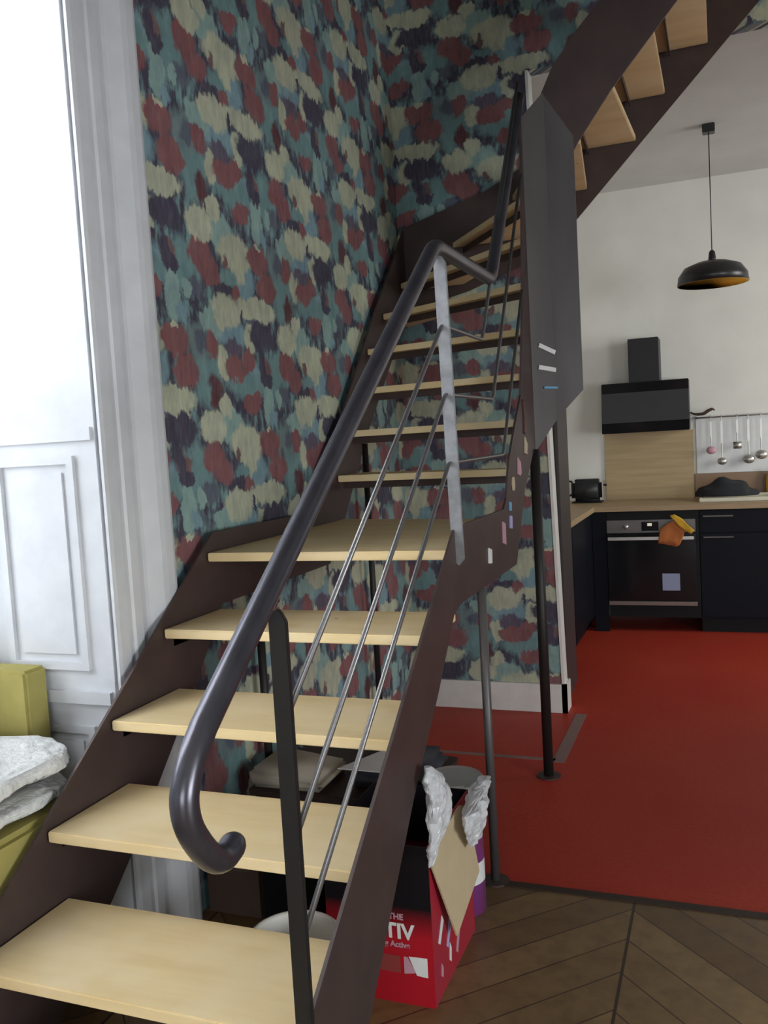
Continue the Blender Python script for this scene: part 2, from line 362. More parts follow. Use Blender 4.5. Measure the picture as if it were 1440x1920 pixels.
# window bay: panelled jamb facing the camera, architrave on the room side, tall window
YJ = 1.972
bm = bmesh.new()
bx(bm, -2.06, -1.592, YJ, 1.9999, 0, 3.45)
for (x0, x1, z0, z1) in ((-1.945, -1.665, .86, 1.46), (-1.945, -1.665, .16, .70)):
    bx(bm, x0, x1, YJ-.012, YJ, z1-.022, z1); bx(bm, x0, x1, YJ-.012, YJ, z0, z0+.022)
    bx(bm, x0, x0+.022, YJ-.012, YJ, z0+.022, z1-.022); bx(bm, x1-.022, x1, YJ-.012, YJ, z0+.022, z1-.022)
    bx(bm, x0+.045, x1-.045, YJ-.007, YJ, z0+.045, z1-.045)
bx(bm, -2.03, -1.60, YJ-.010, YJ, 1.50, 1.535); bx(bm, -2.03, -1.60, YJ-.014, YJ, .765, .80)
struct('wall_window_jamb', bm, 'white_paint')
bm = bmesh.new()
prof = [(1.972, 0), (1.972, .018), (1.985, .024), (2.025, .024), (2.032, .012), (2.048, .012), (2.056, .022), (2.090, .022), (2.098, .010),
        (2.118, .008), (2.130, .014), (2.178, .058), (2.200, .064), (2.232, .064), (2.246, .056), (2.252, .036), (2.252, 0)]
prism(bm, [(XW+d*.5, y) for (y, d) in prof], 'z', .0, 3.62)
struct('trim_4', bm, 'white_paint')
def window(idx, y0, y1, z0, z1):
    root = thing('window_%d' % idx, '', '', (-2.10, (y0+y1)/2, z0)); del root['label'], root['category']; root['kind'] = 'structure'
    f = .06; X0, X1 = -2.13, -2.065; ym = (y0+y1)/2; zt = z0+(z1-z0)*.30
    obj('window_frame', boxes((X0, X1, y0, y0+f, z0, z1), (X0, X1, y1-f, y1, z0, z1), (X0, X1, y0+f, y1-f, z0, z0+f), (X0, X1, y0+f, y1-f, z1-f, z1),
                              (X0, X1+.012, ym-.05, ym+.05, z0+f, z1-f)), 'white_paint', root)
    obj('glazing_bar', boxes((X0+.015, X1-.01, y0+f, ym-.05, zt-.015, zt+.015), (X0+.015, X1-.01, ym+.05, y1-f, zt-.015, zt+.015)), 'white_paint', root)
    obj('pane', boxes((X0+.03, X0+.034, y0+f, ym-.05, z0+f, z1-f)), 'glass', root)
    obj('pane', boxes((X0+.03, X0+.034, ym+.05, y1-f, z0+f, z1-f)), 'glass', root)
window(1, .15, 1.97, .92, 3.44)
window(2, -1.75, -.25, .42, 3.34)
struct('wall_window_sill', boxes((-2.2, -2.06, .15, 1.97, 0, .92), (-2.2, -2.06, -1.75, -.25, 0, .42)), 'white_paint')

# ---------------------------------------------------------------- staircase
r_, g_ = .1885, .2618
st = thing('staircase', 'dark steel quarter-turn staircase with pale plywood treads and tube handrail against floral wallpaper', 'staircase', (-1.15, .95, 0))
XI, XO = -.736, -1.545   # planes of the right and left stringers
TT = .027
def tread(poly, z, m='ply'):
    bm = bmesh.new(); prism(bm, poly, 'z', z-TT, z, bev=.003)
    return obj('tread', bm, m, st)
def sup(y0, y1, z):   # small steel brackets under a tread
    for xa, xb in ((XO+.004, XO+.034), (XI-.042, XI-.010)):
        bm = boxes((xa, xb, y0+.05, y0+.22, z-TT-.004, z-TT-.0005))
        bx(bm, xa if xa < -1 else xb-.004, xa+.004 if xa < -1 else xb, y0+.05, y0+.22, z-TT-.034, z-TT-.004)
        obj('bracket', bm, 'steel', st)
a, b = XO+.012, XI-.006
for n in range(1, 6):
    y0 = 1.3489+(n-2)*g_
    tread([(a, y0), (b, y0), (b, y0+.312), (a, y0+.312)], n*r_); sup(y0, y0+.31, n*r_)
y0 = 1.3489+4*g_+.0
t6 = tread([(a, 2.392), (b, 2.392), (b, 3.30), (a, 3.48)], 6*r_); t6['label'] = 'wide landing tread'
sup(2.55, 2.8, 6*r_)
OUT = [((b, 3.355), (a, 3.44)), ((b, 3.47), (a, 3.56)), ((b, 3.585), (a, 3.70)), ((b, 3.665), (a, 3.865)), ((b, 3.675), (a, 4.10)), ((b, 3.70), (a, 4.385)),
       ((b+.02, 3.745), (-1.27, 4.475)), ((-.67, 3.76), (-.95, 4.475)), ((-.585, 3.76), (-.62, 4.475)), ((-.42, 3.76), (-.42, 4.475)),
       ((-.235, 3.76), (-.235, 4.475)), ((-.045, 3.76), (-.045, 4.475)), ((.145, 3.76), (.145, 4.475)), ((.335, 3.76), (.335, 4.475))]
BACK = {7: ((b, 3.455), (a, 3.74)), 8: ((b, 3.66), (a, 3.86)), 9: ((b, 3.70), (a, 4.02)), 10: ((b, 3.725), (a, 4.22)), 11: ((b, 3.74), (a, 4.475)),
        12: ((b+.01, 3.75), (-1.22, 4.475)), 13: ((-.69, 3.76), (-.90, 4.475)), 14: ((-.51, 3.76), (-.585, 4.475)), 15: ((-.375, 3.76), (-.35, 4.475)),
        16: ((-.213, 3.76), (-.213, 4.475)), 17: ((-.02, 3.76), (-.02, 4.475)), 18: ((.18, 3.76), (.18, 4.475)), 19: ((.37, 3.76), (.37, 4.475)), 20: ((.60, 3.76), (.60, 4.475))}
for k, (i_, o_) in enumerate(OUT):
    n = k+7; bi, bo = BACK[n]
    poly = [i_, o_]
    if o_[0] <= a+.001 and bo[0] > a+.001: poly.append((a, 4.475))
    poly += [bo, bi]
    if n in (8, 9, 10, 11, 12):
        poly = [i_, o_] + ([(a, 4.475)] if (o_[0] <= a+.001 and bo[0] > a+.001) else []) + [bo, bi]
    tread(poly, n*r_)
    if 7 <= n <= 17:   # flat steel bearer under the nosing
        iv, ov = Vector((*i_, 0)), Vector((*o_, 0)); d = (ov-iv).normalized(); nn = Vector((-d.y, d.x, 0))
        if nn.dot(Vector((*bi, 0))-iv + Vector((*bo, 0))-ov) < 0: nn = -nn
        p = [iv+d*.012+nn*.045, ov-d*.012+nn*.045, ov-d*.012+nn*.051, iv+d*.012+nn*.051]
        bm = bmesh.new(); prism(bm, [(q.x, q.y) for q in p], 'z', n*r_-TT-.030, n*r_-TT-.0005)
        obj('bearer', bm, 'steel', st)
# right stringer with the stepped inner side of the turn
SR = [(.98, 0), (.98, .125), (1.39, .425), (2.44, 1.192), (3.05, 1.190), (3.10, 1.225), (3.17, 1.36), (3.31, 1.50), (3.42, 1.60), (3.53, 1.95), (3.60, 2.33), (3.655, 2.72), (3.69, 2.73),
      (3.69, 1.40), (3.60, 1.365), (3.42, 1.235), (3.316, 1.10), (3.215, .970), (2.47, .965), (2.386, .945), (2.211, .775), (1.972, .577), (1.793, .400), (1.62, .225), (1.41, 0)]
bm = bmesh.new(); prism(bm, SR, 'x', XI, XI+.008); obj('stringer', bm, 'steel', st)
SL = [(.98, 0), (.98, .125), (2.44, 1.192), (3.10, 1.190), (3.557, 1.60), (4.016, 2.085), (4.30, 2.36), (4.492, 2.56), (4.492, 2.13), (3.785, 1.462), (3.508, 1.138), (3.32, .96),
      (2.47, .955), (2.28, .735), (1.92, .37), (1.50, 0)]
bm = bmesh.new(); prism(bm, SL, 'x', XO, XO+.008); obj('stringer', bm, 'steel', st)
bm = bmesh.new(); prism(bm, [(XO, 2.13), (-1.2, 2.20), (-.90, 2.30), (-.646, 2.475), (.66, 3.78), (.66, 4.14), (-.70, 2.86), (-1.1, 2.68), (XO, 2.56)], 'y', 4.484, 4.492)
obj('stringer', bm, 'steel', st)
bm = bmesh.new(); prism(bm, [(-.545, 2.57), (-.508, 2.625), (-.382, 2.79), (-.137, 3.06), (.66, 3.92), (.66, 4.28), (-.398, 3.155), (-.508, 3.045), (-.609, 2.926), (-.693, 2.76), (-.72, 2.70), (-.66, 2.45)], 'y', 3.742, 3.750)
obj('stringer', bm, 'steel', st)
# guard plates folded round the inside of the turn
def plate(p0, p1, zb0, zb1, zt0, zt1, t=.006):
    d = (Vector(p1)-Vector(p0)).normalized(); nn = Vector((-d.y, d.x))*t
    bm = bmesh.new(); q = []
    for (p, z) in ((p0, zb0), (p1, zb1), (p1, zt1), (p0, zt0)): q.append((p, z))
    lo = [bm.verts.new((p[0], p[1], z)) for p, z in q]; hi = [bm.verts.new((p[0]+nn.x, p[1]+nn.y, z)) for p, z in q]
    bm.faces.new(lo); bm.faces.new(hi)
    for i in range(4): bm.faces.new((lo[i], lo[(i+1) % 4], hi[(i+1) % 4], hi[i]))
    return obj('guard_plate', bm, 'steel_guard', st)
plate((XI+.007, 3.66), (-.648, 3.735), 1.372, 1.502, 2.72, 2.83)
plate((-.648, 3.735), (-.535, 3.740), 1.505, 1.620, 2.82, 2.64)

# handrail, rods, flat bar posts
XR = XI+.004
hp = [(XR, 1.154, .832), (XR, 1.124, .826), (XR, 1.093, .842), (XR, 1.062, .878), (XR, 1.040, .918), (XR, 1.037, .958), (XR, 1.058, 1.000), (XR, 1.090, 1.032)]
main = rnd_path([(XR, 1.098, 1.040), (XR, 2.392, 1.982), (XR, 3.035, 1.984), (XR, 3.58, 2.70), (XR, 3.655, 2.80)], .045)
hs = []
for i in range(len(hp)-1):   # smooth the hook
    p0, p1, p2, p3 = [Vector(hp[max(0, min(len(hp)-1, j))]) for j in (i-1, i, i+1, i+2)]
    for k in range(4):
        t = k/4; hs.append(.5*((2*p1)+(-p0+p2)*t+(2*p0-5*p1+4*p2-p3)*t*t+(-p0+3*p1-3*p2+p3)*t**3))
e0 = hs[0]; d0 = (hs[0]-hs[1]).normalized()
caps = [e0+d0*.021, e0+d0*.0195, e0+d0*.015, e0+d0*.008]; rr = [.002, .008, .015, .0195]
path = caps+hs+main
bm = bmesh.new(); tube(bm, path, rr+[.0215]*(len(hs)+len(main)), 20); obj('handrail', bm, 'tube', st, True)
def bar(y, z0, z1, lean, m, t=.010, w=.036, x=XI+.014):
    bm = bmesh.new(); hw = w/2
    prism(bm, [(x-hw, z0), (x, z0-.02), (x+hw, z0), (x+hw, z1-.022), (x+hw-.010, z1-.004), (x, z1), (x-hw+.010, z1-.004), (x-hw, z1-.022)], 'y', -t/2, t/2, bev=.0015)
    for v in bm.verts: v.co.y += y + (v.co.z-z1)*lean
    return obj('baluster_post', bm, m, st)
bar(1.352, .32, 1.168, 0, 'steel_bar_dark', .010, .035, XI+.003); bar(2.402, 1.10, 1.955, -.045, 'steel_bar')
for z0, z1, yk, zk in ((1.000, 1.764, 2.874, 1.769), (.777, 1.572, 2.981, 1.575), (.585, 1.378, 3.097, 1.366)):
    m_ = 1.42
    top_y = 3.64; pts = rnd_path([(XR+.006, 1.358, z0-.014), (XR+.006, 2.405, z1), (XR, yk, z1+.002), (XR, top_y, z1+(top_y-yk)*m_)], .022)
    bm = bmesh.new(); tube(bm, pts, .0062, 8); obj('rail_rod', bm, 'rod', st, True)
# support posts below
for (x, y, rad, z, m_) in ((XI+.004, 2.71, .0145, .965, 'steel_guard'), (-.728, 3.638, .021, 1.385, 'steel_bar_dark'), (XO+.014, 3.76, .014, 1.45, 'steel_bar_dark'), (XO+.014, 2.69, .0145, .955, 'steel_bar_dark')):
    bm = bmesh.new(); tube(bm, [(x, y, .006), (x, y, z)], rad, 20); p = obj('support_post', bm, m_, st, True)
    bm = bmesh.new(); lathe(bm, x, y, [(rad+.03, 0), (rad+.03, .005), (rad+.001, .006)], 28); obj('base_plate', bm, 'steel', p if False else st)

# magnets on the plates
def magnet(name, label, pts, X, m, cat='magnet', axis='x', t=.006):
    bm = bmesh.new(); prism(bm, pts, axis, X, X+t, bev=.001)
    return tag(obj(name, bm, m), label, cat, 'magnets on the stair plates')
XM = XI+.0081
magnet('magnet', 'cream square magnet with dark backing, lowest on the landing plate', [(2.795, 1.035), (2.83, 1.03), (2.835, 1.075), (2.80, 1.085)], XM, 'white_print')
magnet('magnet', 'pink rectangular magnet right of the cream one on the landing plate', [(3.005, 1.075), (3.04, 1.065), (3.045, 1.14), (3.01, 1.15)], XM, 'pink')
magnet('magnet', 'small pale lavender magnet just right of the pink magnet', [(3.12, 1.115), (3.15, 1.11), (3.155, 1.155), (3.13, 1.16)], XM, 'violetprint')
magnet('magnet', 'small grey blue magnet above the lavender magnet', [(3.125, 1.178), (3.15, 1.175), (3.155, 1.205), (3.13, 1.21)], XM, 'blueprint')
magnet('magnet', 'small tan oval magnet below the pink and white magnet', [(3.195, 1.245), (3.215, 1.245), (3.225, 1.265), (3.215, 1.295), (3.195, 1.295), (3.187, 1.27)], XM, 'tan')
magnet('magnet', 'pink and white magnet with uneven outline above the tan oval', [(3.29, 1.30), (3.32, 1.292), (3.345, 1.30), (3.34, 1.345), (3.315, 1.352), (3.30, 1.365)], XM, 'pink')
magnet('magnet', 'tan lumpy magnet just below the long dark red one', [(3.43, 1.375), (3.465, 1.37), (3.48, 1.41), (3.455, 1.425), (3.44, 1.44)], XM, 'tan')
magnet('magnet', 'long curved dark red magnet, highest of those along the side plate', [(3.43, 1.455), (3.455, 1.45), (3.47, 1.50), (3.455, 1.55), (3.435, 1.585), (3.425, 1.58), (3.44, 1.52)], XM, mat('dark_red_print', (.09, .02, .02), .5))
d_ = (Vector((-.648, 3.735))-Vector((XI+.007, 3.66))); L_ = d_.length; ang = math.atan2(d_.y, d_.x)
def strip(label, u0, z0, u1, z1, h, m):
    bm = bmesh.new(); bx(bm, 0, math.hypot(u1-u0, z1-z0), -.0085, -.0025, -h/2, h/2, bev=.001)
    o = obj('magnetic_strip', bm, m)
    o.matrix_world = Matrix.Translation((XI+.007+math.cos(ang)*u0, 3.66+math.sin(ang)*u0, z0)) @ Matrix.Rotation(ang, 4, 'Z') @ Matrix.Rotation(-math.atan2(z1-z0, u1-u0), 4, 'Y')
    return tag(o, label, 'magnet', 'strip magnets on the guard plate')
strip('white strip magnet tilted down to the right, topmost of three on guard plate', .035, 1.812, .112, 1.780, .018, 'white_print')
strip('white strip magnet in the middle, between white and blue strips', .030, 1.722, .112, 1.708, .018, 'white_print')
strip('thin blue strip magnet, lowest of three on guard plate', .052, 1.638, .118, 1.635, .009, 'blueprint')

# ---------------------------------------------------------------- armchair and fur in the window bay
ch = thing('armchair', 'yellow-green armchair in the window bay left of the stairs', 'armchair', (-1.83, 1.55, 0))
def rotz(bm, ang, c):
    bmesh.ops.rotate(bm, verts=bm.verts[:], cent=Vector((*c, 0)), matrix=Matrix.Rotation(ang, 3, 'Z'))
bm = boxes((-2.05, -1.80, 1.86, 1.945, .16, .878), bev=.008); obj('backrest', bm, 'yellow', ch)
bm = boxes((-2.05, -1.715, 1.26, 1.842, .16, .54), bev=.02); obj('seat', bm, 'yellow', ch)
bm = boxes((-1.712, -1.565, 1.26, 1.842, .16, .585), bev=.015); obj('armrest', bm, 'yellow', ch)
for x in (-2.02, -1.60):
    for y in (1.30, 1.80): bm = bmesh.new(); tube(bm, [(x, y, 0), (x, y, .17)], .016, 10); obj('leg', bm, 'black', ch)
def fur(name, label, x0, x1, y0, y1, z0, th, seed, slope=0.):
    bm = bmesh.new(); bmesh.ops.create_icosphere(bm, subdivisions=5, radius=1)
    for v in bm.verts:
        c = v.co; k = [math.copysign(abs(q)**.45, q) for q in c]
        p = Vector(((x0+x1)/2+k[0]*(x1-x0)/2, (y0+y1)/2+k[1]*(y1-y0)/2, z0+th/2+k[2]*th/2))
        p.z += slope*(p.x-(x0+x1)/2)
        n_ = noise.noise(p*9+Vector((seed, 0, 0)))*.018 + noise.noise(p*55)*.008
        v.co = p + c.normalized()*n_
    return tag(obj(name, bm, 'fur', None, True), label, 'fur throw')
fur('fur_throw', 'shaggy white fur throw lying on the seat of the yellow armchair, upper one', -2.03, -1.570, 1.45, 1.815, .665, .055, 3)
fur('fur_throw', 'shaggy white fur throw under the upper one on the yellow armchair', -2.03, -1.572, 1.40, 1.800, .600, .040, 9)

# ---------------------------------------------------------------- things under the stairs
cb = thing('storage_bench', 'low dark brown wooden storage bench against the wallpaper under the landing', 'bench', (-1.17, 2.7, 0))
obj('top', boxes((-1.51, -.905, 2.50, 2.93, .30, .325), bev=.004), 'brownwood', cb)
obj('body', boxes((-1.495, -.92, 2.52, 2.92, .05, .2995)), 'brownwood', cb)
obj('door', boxes((-1.49, -1.215, 2.505, 2.5195, .06, .292), bev=.003), 'brownwood', cb); obj('door', boxes((-1.208, -.925, 2.505, 2.5195, .06, .292), bev=.003), 'brownwood', cb)
for x in (-1.485, -.96):
    for y in (2.54, 2.88): obj('foot', boxes((x, x+.03, y, y+.03, 0, .05)), 'brownwood', cb)
bm = boxes((-1.512, -1.24, 2.50, 2.74, .326, .392), bev=.018)
for v in bm.verts: v.co.z -= max(0, 1.47-abs(v.co.x)-.0)*.12*(1 if v.co.z > .36 else 0)
tag(obj('cushion', bm, 'beigecloth', None, True), 'thick beige cushion lying on the left end of the brown bench', 'cushion')
bm = boxes((-1.19, -.91, 2.56, 2.86, .326, .395), bev=.03)
tag(obj('bag', bm, 'darkbag', None, True), 'flat dark fabric bag on the brown bench under the paper', 'bag')
bm = bmesh.new(); prism(bm, [(-1.20, 2.55), (-1.03, 2.55), (-.98, 2.80), (-1.09, 2.80)], 'z', .397, .400)
tag(obj('paper_sheet', bm, 'paper'), 'white sheet of paper on top of the dark bag', 'paper')
t_ = thing('cardboard_carton', 'open brown carton on the floor against the wall under the lowest treads', 'box', (-1.46, 2.38, 0))
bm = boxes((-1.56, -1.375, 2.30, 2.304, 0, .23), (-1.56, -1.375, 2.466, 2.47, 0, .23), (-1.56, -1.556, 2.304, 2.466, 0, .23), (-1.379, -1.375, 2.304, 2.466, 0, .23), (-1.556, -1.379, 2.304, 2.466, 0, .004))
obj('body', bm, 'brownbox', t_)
bm = bmesh.new(); prism(bm, [(2.300, .2305), (2.304, .2305), (2.262, .165), (2.258, .167)], 'x', -1.555, -1.38); obj('flap', bm, 'brownbox', t_)
t_ = thing('crate', 'black crate on the floor to the right of the brown carton', 'crate', (-1.25, 2.37, 0))
obj('body', boxes((-1.352, -1.155, 2.28, 2.46, .0, .215), bev=.008), 'black', t_); obj('rim', boxes((-1.356, -1.151, 2.276, 2.464, .216, .232), bev=.003), 'black', t_)
t_ = thing('waste_bin', 'round cream bin with a rolled rim under the lowest treads', 'bin', (-1.045, 1.90, 0))
bm = bmesh.new(); lathe(bm, -1.045, 1.90, [(.080, 0), (.086, .002), (.110, .208), (.116, .214), (.116, .224), (.109, .227), (.104, .220), (.082, .012), (.001, .010)], 36)
obj('body', bm, 'bin', t_, True)

# red and black carton with lettering
bc = thing('product_box', 'tall red and black printed box on the parquet beside the stair foot', 'box', (-.87, 2.22, 0))
BX0, BX1, BY0, BY1, BH = -1.015, -.722, 2.030, 2.415, .425
obj('front_panel', boxes((BX0, BX1, BY0, BY0+.004, 0, BH)), 'carton', bc)
obj('body', boxes((BX0, BX0+.004, BY0+.0045, BY1, 0, BH), (BX0+.0045, BX1, BY1-.004, BY1, 0, BH), (BX0+.0045, BX1-.0045, BY0+.0045, BY1-.0045, 0, .004)), 'carton', bc)
obj('side_panel', boxes((BX1-.004, BX1, BY0+.0045, BY1-.0045, 0, BH)), 'boxside', bc)
rf = Matrix.Rotation(R(90), 3, 'X').to_quaternion()
text('ACTIV', .056, (-.770, BY0-.0012, .176), rf, 'white_print', bc, 'lettering', 'RIGHT')
text('THE', .022, (-.838, BY0-.0012, .226), rf, 'pink', bc, 'lettering', 'LEFT')
text('ng Active', .021, (-.862, BY0-.0012, .152), rf, 'pink', bc, 'lettering', 'LEFT')
obj('printed_panel', boxes((-.895, -.812, BY0-.0012, BY0-.0004, .082, .128)), mat('dull_red_print', (.30, .05, .045), .4), bc)
bm = bmesh.new(); prism(bm, [(-.802, .082), (-.770, .088), (-.792, .128), (-.802, .128)], 'y', BY0-.0012, BY0-.0004); obj('printed_panel', bm, 'pink', bc)
bm = bmesh.new(); prism(bm, [(-.768, .082), (-.738, .080), (-.738, .132), (-.788, .130)], 'y', BY0-.0012, BY0-.0004); obj('printed_panel', bm, 'white_print', bc)
for (ya, za, yb, zb, m_) in ((2.075, .150, 2.125, .205, 'white_print'), (2.14, .105, 2.19, .17, 'violetprint'), (2.21, .12, 2.25, .17, 'white_print'), (2.16, .055, 2.18, .10, 'white_print'), (2.22, .045, 2.26, .10, 'pink'), (2.085, .055, 2.105, .085, 'pink')):
    bm = bmesh.new(); prism(bm, [(ya, za), (ya+.014, za-.012), (yb, zb-.02), (yb-.012, zb)], 'x', BX1+.0004, BX1+.0014); obj('printed_panel', bm, m_, bc)
# cardboard flap hanging open down the side
bm = bmesh.new(); pts = [(2.012, .415), (2.30, .425), (2.36, .40), (2.40, .19), (2.145, .135)]
lo = [bm.verts.new((BX1+.003+(.425-z)*.08, y, z)) for y, z in pts]; hi = [bm.verts.new((BX1+.008+(.425-z)*.08, y, z)) for y, z in pts]
bm.faces.new(lo); bm.faces.new(hi)
for i in range(5): bm.faces.new((lo[i], lo[(i+1) % 5], hi[(i+1) % 5], hi[i]))
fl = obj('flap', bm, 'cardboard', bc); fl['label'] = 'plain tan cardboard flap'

tn = thing('tin', 'purple tin with a silver lid standing behind the red box', 'tin', (-.798, 2.525, 0))
bm = bmesh.new(); lathe(bm, -.798, 2.525, [(.076, 0), (.080, .003), (.080, .385), (.076, .388)], 40); obj('body', bm, 'purple', tn, True)
bm = bmesh.new(); lathe(bm, -.798, 2.525, [(.088, .3885), (.090, .392), (.090, .412), (.086, .418), (.074, .415), (.001, .414)], 40); obj('lid', bm, 'silver', tn)
bm = bmesh.new()
vs = [];
for k in range(7):
    an = R(-48+k*9); vs.append([bm.verts.new((-.798+rr_*math.cos(an), 2.525+rr_*math.sin(an), z)) for rr_ in (.0805, .0815) for z in (.10, .165)])
for a_, b_ in zip(vs, vs[1:]):
    for q in ((0, 1), (2, 3), (0, 2), (1, 3)): bm.faces.new((a_[q[0]], a_[q[1]], b_[q[1]], b_[q[0]]))
obj('sticker', bm, 'white_print', tn)

def crumple(name, label, sec, seed, amp=.02):
    """closed crumpled skin through horizontal sections (cx, cy, rx, ry, z)"""
    bm = bmesh.new(); n = 36; rings = []
    for (cx, cy, rx, ry, z) in sec:
        ring = []
        for k in range(n):
            t = 2*math.pi*k/n; q = Vector((cx+rx*math.cos(t), cy+ry*math.sin(t), z))
            f = noise.noise(q*14+Vector((seed, 0, 0)))*.8+1.3*abs(noise.noise(q*32+Vector((0, seed, 0))))+.5*abs(noise.noise(q*70))-.5
            d = Vector((math.cos(t), math.sin(t), .2)); ring.append(bm.verts.new(q+d*f*amp))
        rings.append(ring)
    for a_, b_ in zip(rings, rings[1:]):
        for k in range(n): bm.faces.new((a_[k], a_[(k+1) % n], b_[(k+1) % n], b_[k]))
    bm.faces.new(rings[0]); bm.faces.new(rings[-1])
    return tag(obj(name, bm, 'bag', None, False), label, 'plastic bag')
def lerp_sec(keys, n=14):
    out = []
    for i in range(len(keys)-1):
        for k in range(n):
            t = k/n; out.append(tuple(a_*(1-t)+b_*t for a_, b_ in zip(keys[i], keys[i+1])))
    out.append(keys[-1]); return out
crumple('plastic_bag', 'crumpled clear white plastic bag with pointed top hanging over the box edge',
        lerp_sec([(-.698, 1.985, .004, .012, .405), (-.692, 2.00, .015, .035, .45), (-.686, 2.03, .024, .055, .50), (-.684, 2.03, .026, .060, .57), (-.690, 2.01, .018, .045, .615), (-.696, 1.995, .003, .006, .65)], 5), 4.2, .012)
crumple('plastic_bag', 'loose clear plastic bag bunched over the flap in front of the silver lid',
        lerp_sec([(-.686, 2.33, .008, .05, .31), (-.680, 2.33, .017, .085, .35), (-.675, 2.32, .022, .115, .395), (-.678, 2.33, .026, .12, .43), (-.680, 2.40, .022, .065, .447), (-.680, 2.43, .006, .02, .455)], 5), 8.1, .014)

# ---------------------------------------------------------------- kitchen
XC, YF = -.90, 6.45
def cabinet(name, label, x0, x1, y0, y1, face, doors):
    c_ = thing(name, label, 'cabinet', ((x0+x1)/2, (y0+y1)/2, 0))
    obj('body', boxes((x0, x1, y0, y1, .10, .868)), 'cab', c_); 
    obj('plinth', boxes((x0+(.0 if face == 'y' else 0), x1-(.05 if face == 'x' else 0), y0+(.05 if face == 'y' else 0), y1, 0, .0995)), 'black', c_)
    for (nm, u0, u1, z0, z1, h) in doors:
        if face == 'y':
            d = obj(nm, boxes((u0, u1, y0-.018, y0-.0005, z0, z1), bev=.002), 'cab', c_)
            if h: obj('handle', boxes((h[0], h[1], y0-.042, y0-.034, h[2]-.005, h[2]+.005), (h[0], h[0]+.008, y0-.034, y0-.0185, h[2]-.004, h[2]+.004), (h[1]-.008, h[1], y0-.034, y0-.0185, h[2]-.004, h[2]+.004)), 'steel_guard', d)
        else:
            d = obj(nm, boxes((x1+.0005, x1+.018, u0, u1, z0, z1), bev=.002), 'cab', c_)
            if h: obj('handle', boxes((x1+.034, x1+.042, h[0], h[1], h[2]-.005, h[2]+.005), (x1+.0185, x1+.034, h[0], h[0]+.008, h[2]-.004, h[2]+.004), (x1+.0185, x1+.034, h[1]-.008, h[1], h[2]-.004, h[2]+.004)), 'steel_bar_dark', d)
    return c_
cabinet('base_cabinet', 'dark navy base cabinet run along the left kitchen wall', -1.499, XC-.018, 4.95, 7.04, 'x', [('door', 4.96, 5.55, .12, .86, None), ('door', 5.56, 6.15, .12, .86, None), ('door', 6.16, 6.445, .12, .86, None)])
cabinet('base_cabinet', 'dark navy drawer cabinet right of the oven with two thin handles', -.172, .43, YF+.018, 7.04, 'y',
        [('drawer', -.168, .426, .71, .86, (-.146, .047, .822)), ('drawer', -.168, .426, .12, .70, (-.146, .047, .677))])
cabinet('base_cabinet', 'dark navy base cabinet with a plain door at the right edge', .432, 1.03, YF+.018, 7.04, 'y', [('door', .436, 1.026, .12, .86, None)])
t_ = thing('tall_cabinet', 'tall narrow dark cabinet rising beside the white wall end', 'cabinet', (-1.15, 4.78, 0))
obj('body', boxes((-1.499, -.822, 4.625, 4.945, 0, 2.10)), mat('cabinet_side', (.045, .037, .037), .5), t_)
obj('door', boxes((-.8215, -.803, 4.63, 4.94, .05, 2.09), bev=.002), mat('cabinet_side_front', (.045, .037, .037), .5), t_)
wt = bmesh.new(); prism(wt, [(-1.499, 4.95), (XC+.022, 4.95), (XC+.022, YF-.022), (1.03, YF-.022), (1.03, 7.049), (-1.499, 7.049)], 'z', .869, .907, bev=.002)
tag(obj('worktop', wt, 'worktop'), 'L-shaped light oak worktop over the dark kitchen cabinets', 'worktop')
tag(obj('upstand', boxes((-.205, 1.03, 7.030, 7.0495, .9075, 1.085)), mat('oak_upstand', (.26, .16, .10), .5)), 'low brown upstand strip behind the sink', 'upstand')
tag(obj('backsplash_panel', boxes((-.86, -.21, 7.035, 7.0495, .9075, 1.4185)), 'backsplash'), 'light oak backsplash panel between hood and worktop', 'backsplash')
# oven
ov = thing('oven', 'built-in black oven with steel control panel and bar handle', 'oven', (-.50, 6.75, .1))
obj('body', boxes((-.796, -.1735, YF+.002, 7.02, .11, .866)), 'black', ov)
obj('control_panel', boxes((-.795, -.197, YF-.014, YF+.0015, .715, .805), bev=.002), mat('oven_steel', (.16, .15, .145), .4, .7), ov)
obj('display', boxes((-.555, -.44, YF-.0165, YF-.0145, .728, .792)), 'glossblack', ov)
obj('clock', boxes((-.515, -.485, YF-.0185, YF-.017, .762, .782)), mat('lit_display', (.8, .75, .6), .4, emit=((.9, .8, .6), .35)), ov)
for x in (-.66, -.32):
    bm = bmesh.new(); lathe(bm, 0, 0, [(.018, 0), (.018, .018), (.014, .022)], 20); bmesh.ops.rotate(bm, verts=bm.verts[:], cent=(0, 0, 0), matrix=Matrix.Rotation(R(90), 3, 'X')); bmesh.ops.translate(bm, verts=bm.verts[:], vec=(x, YF-.0145, .76)); obj('knob', bm, 'chrome', ov, True)
dr = obj('door', boxes((-.795, -.197, YF-.020, YF+.0015, .235, .705), bev=.003), 'glossblack', ov)
obj('handle', boxes((-.785, -.207, YF-.062, YF-.044, .668, .690), (-.74, -.72, YF-.044, YF-.0205, .672, .686), (-.272, -.252, YF-.044, YF-.0205, .672, .686), bev=.002), 'chrome', dr)
obj('sticker', boxes((-.425, -.308, YF-.0215, YF-.0205, .305, .425)), 'label_blue', dr)
obj('lower_trim', boxes((-.795, -.197, YF-.020, YF+.0015, .198, .226)), mat('trim_metal', (.24, .19, .17), .4, .6), ov)
tag(obj('filler_panel', boxes((-.898, -.800, YF, YF+.018, 0, .866)), 'cab'), 'dark filler strip left of the oven at the cabinet corner', 'panel')
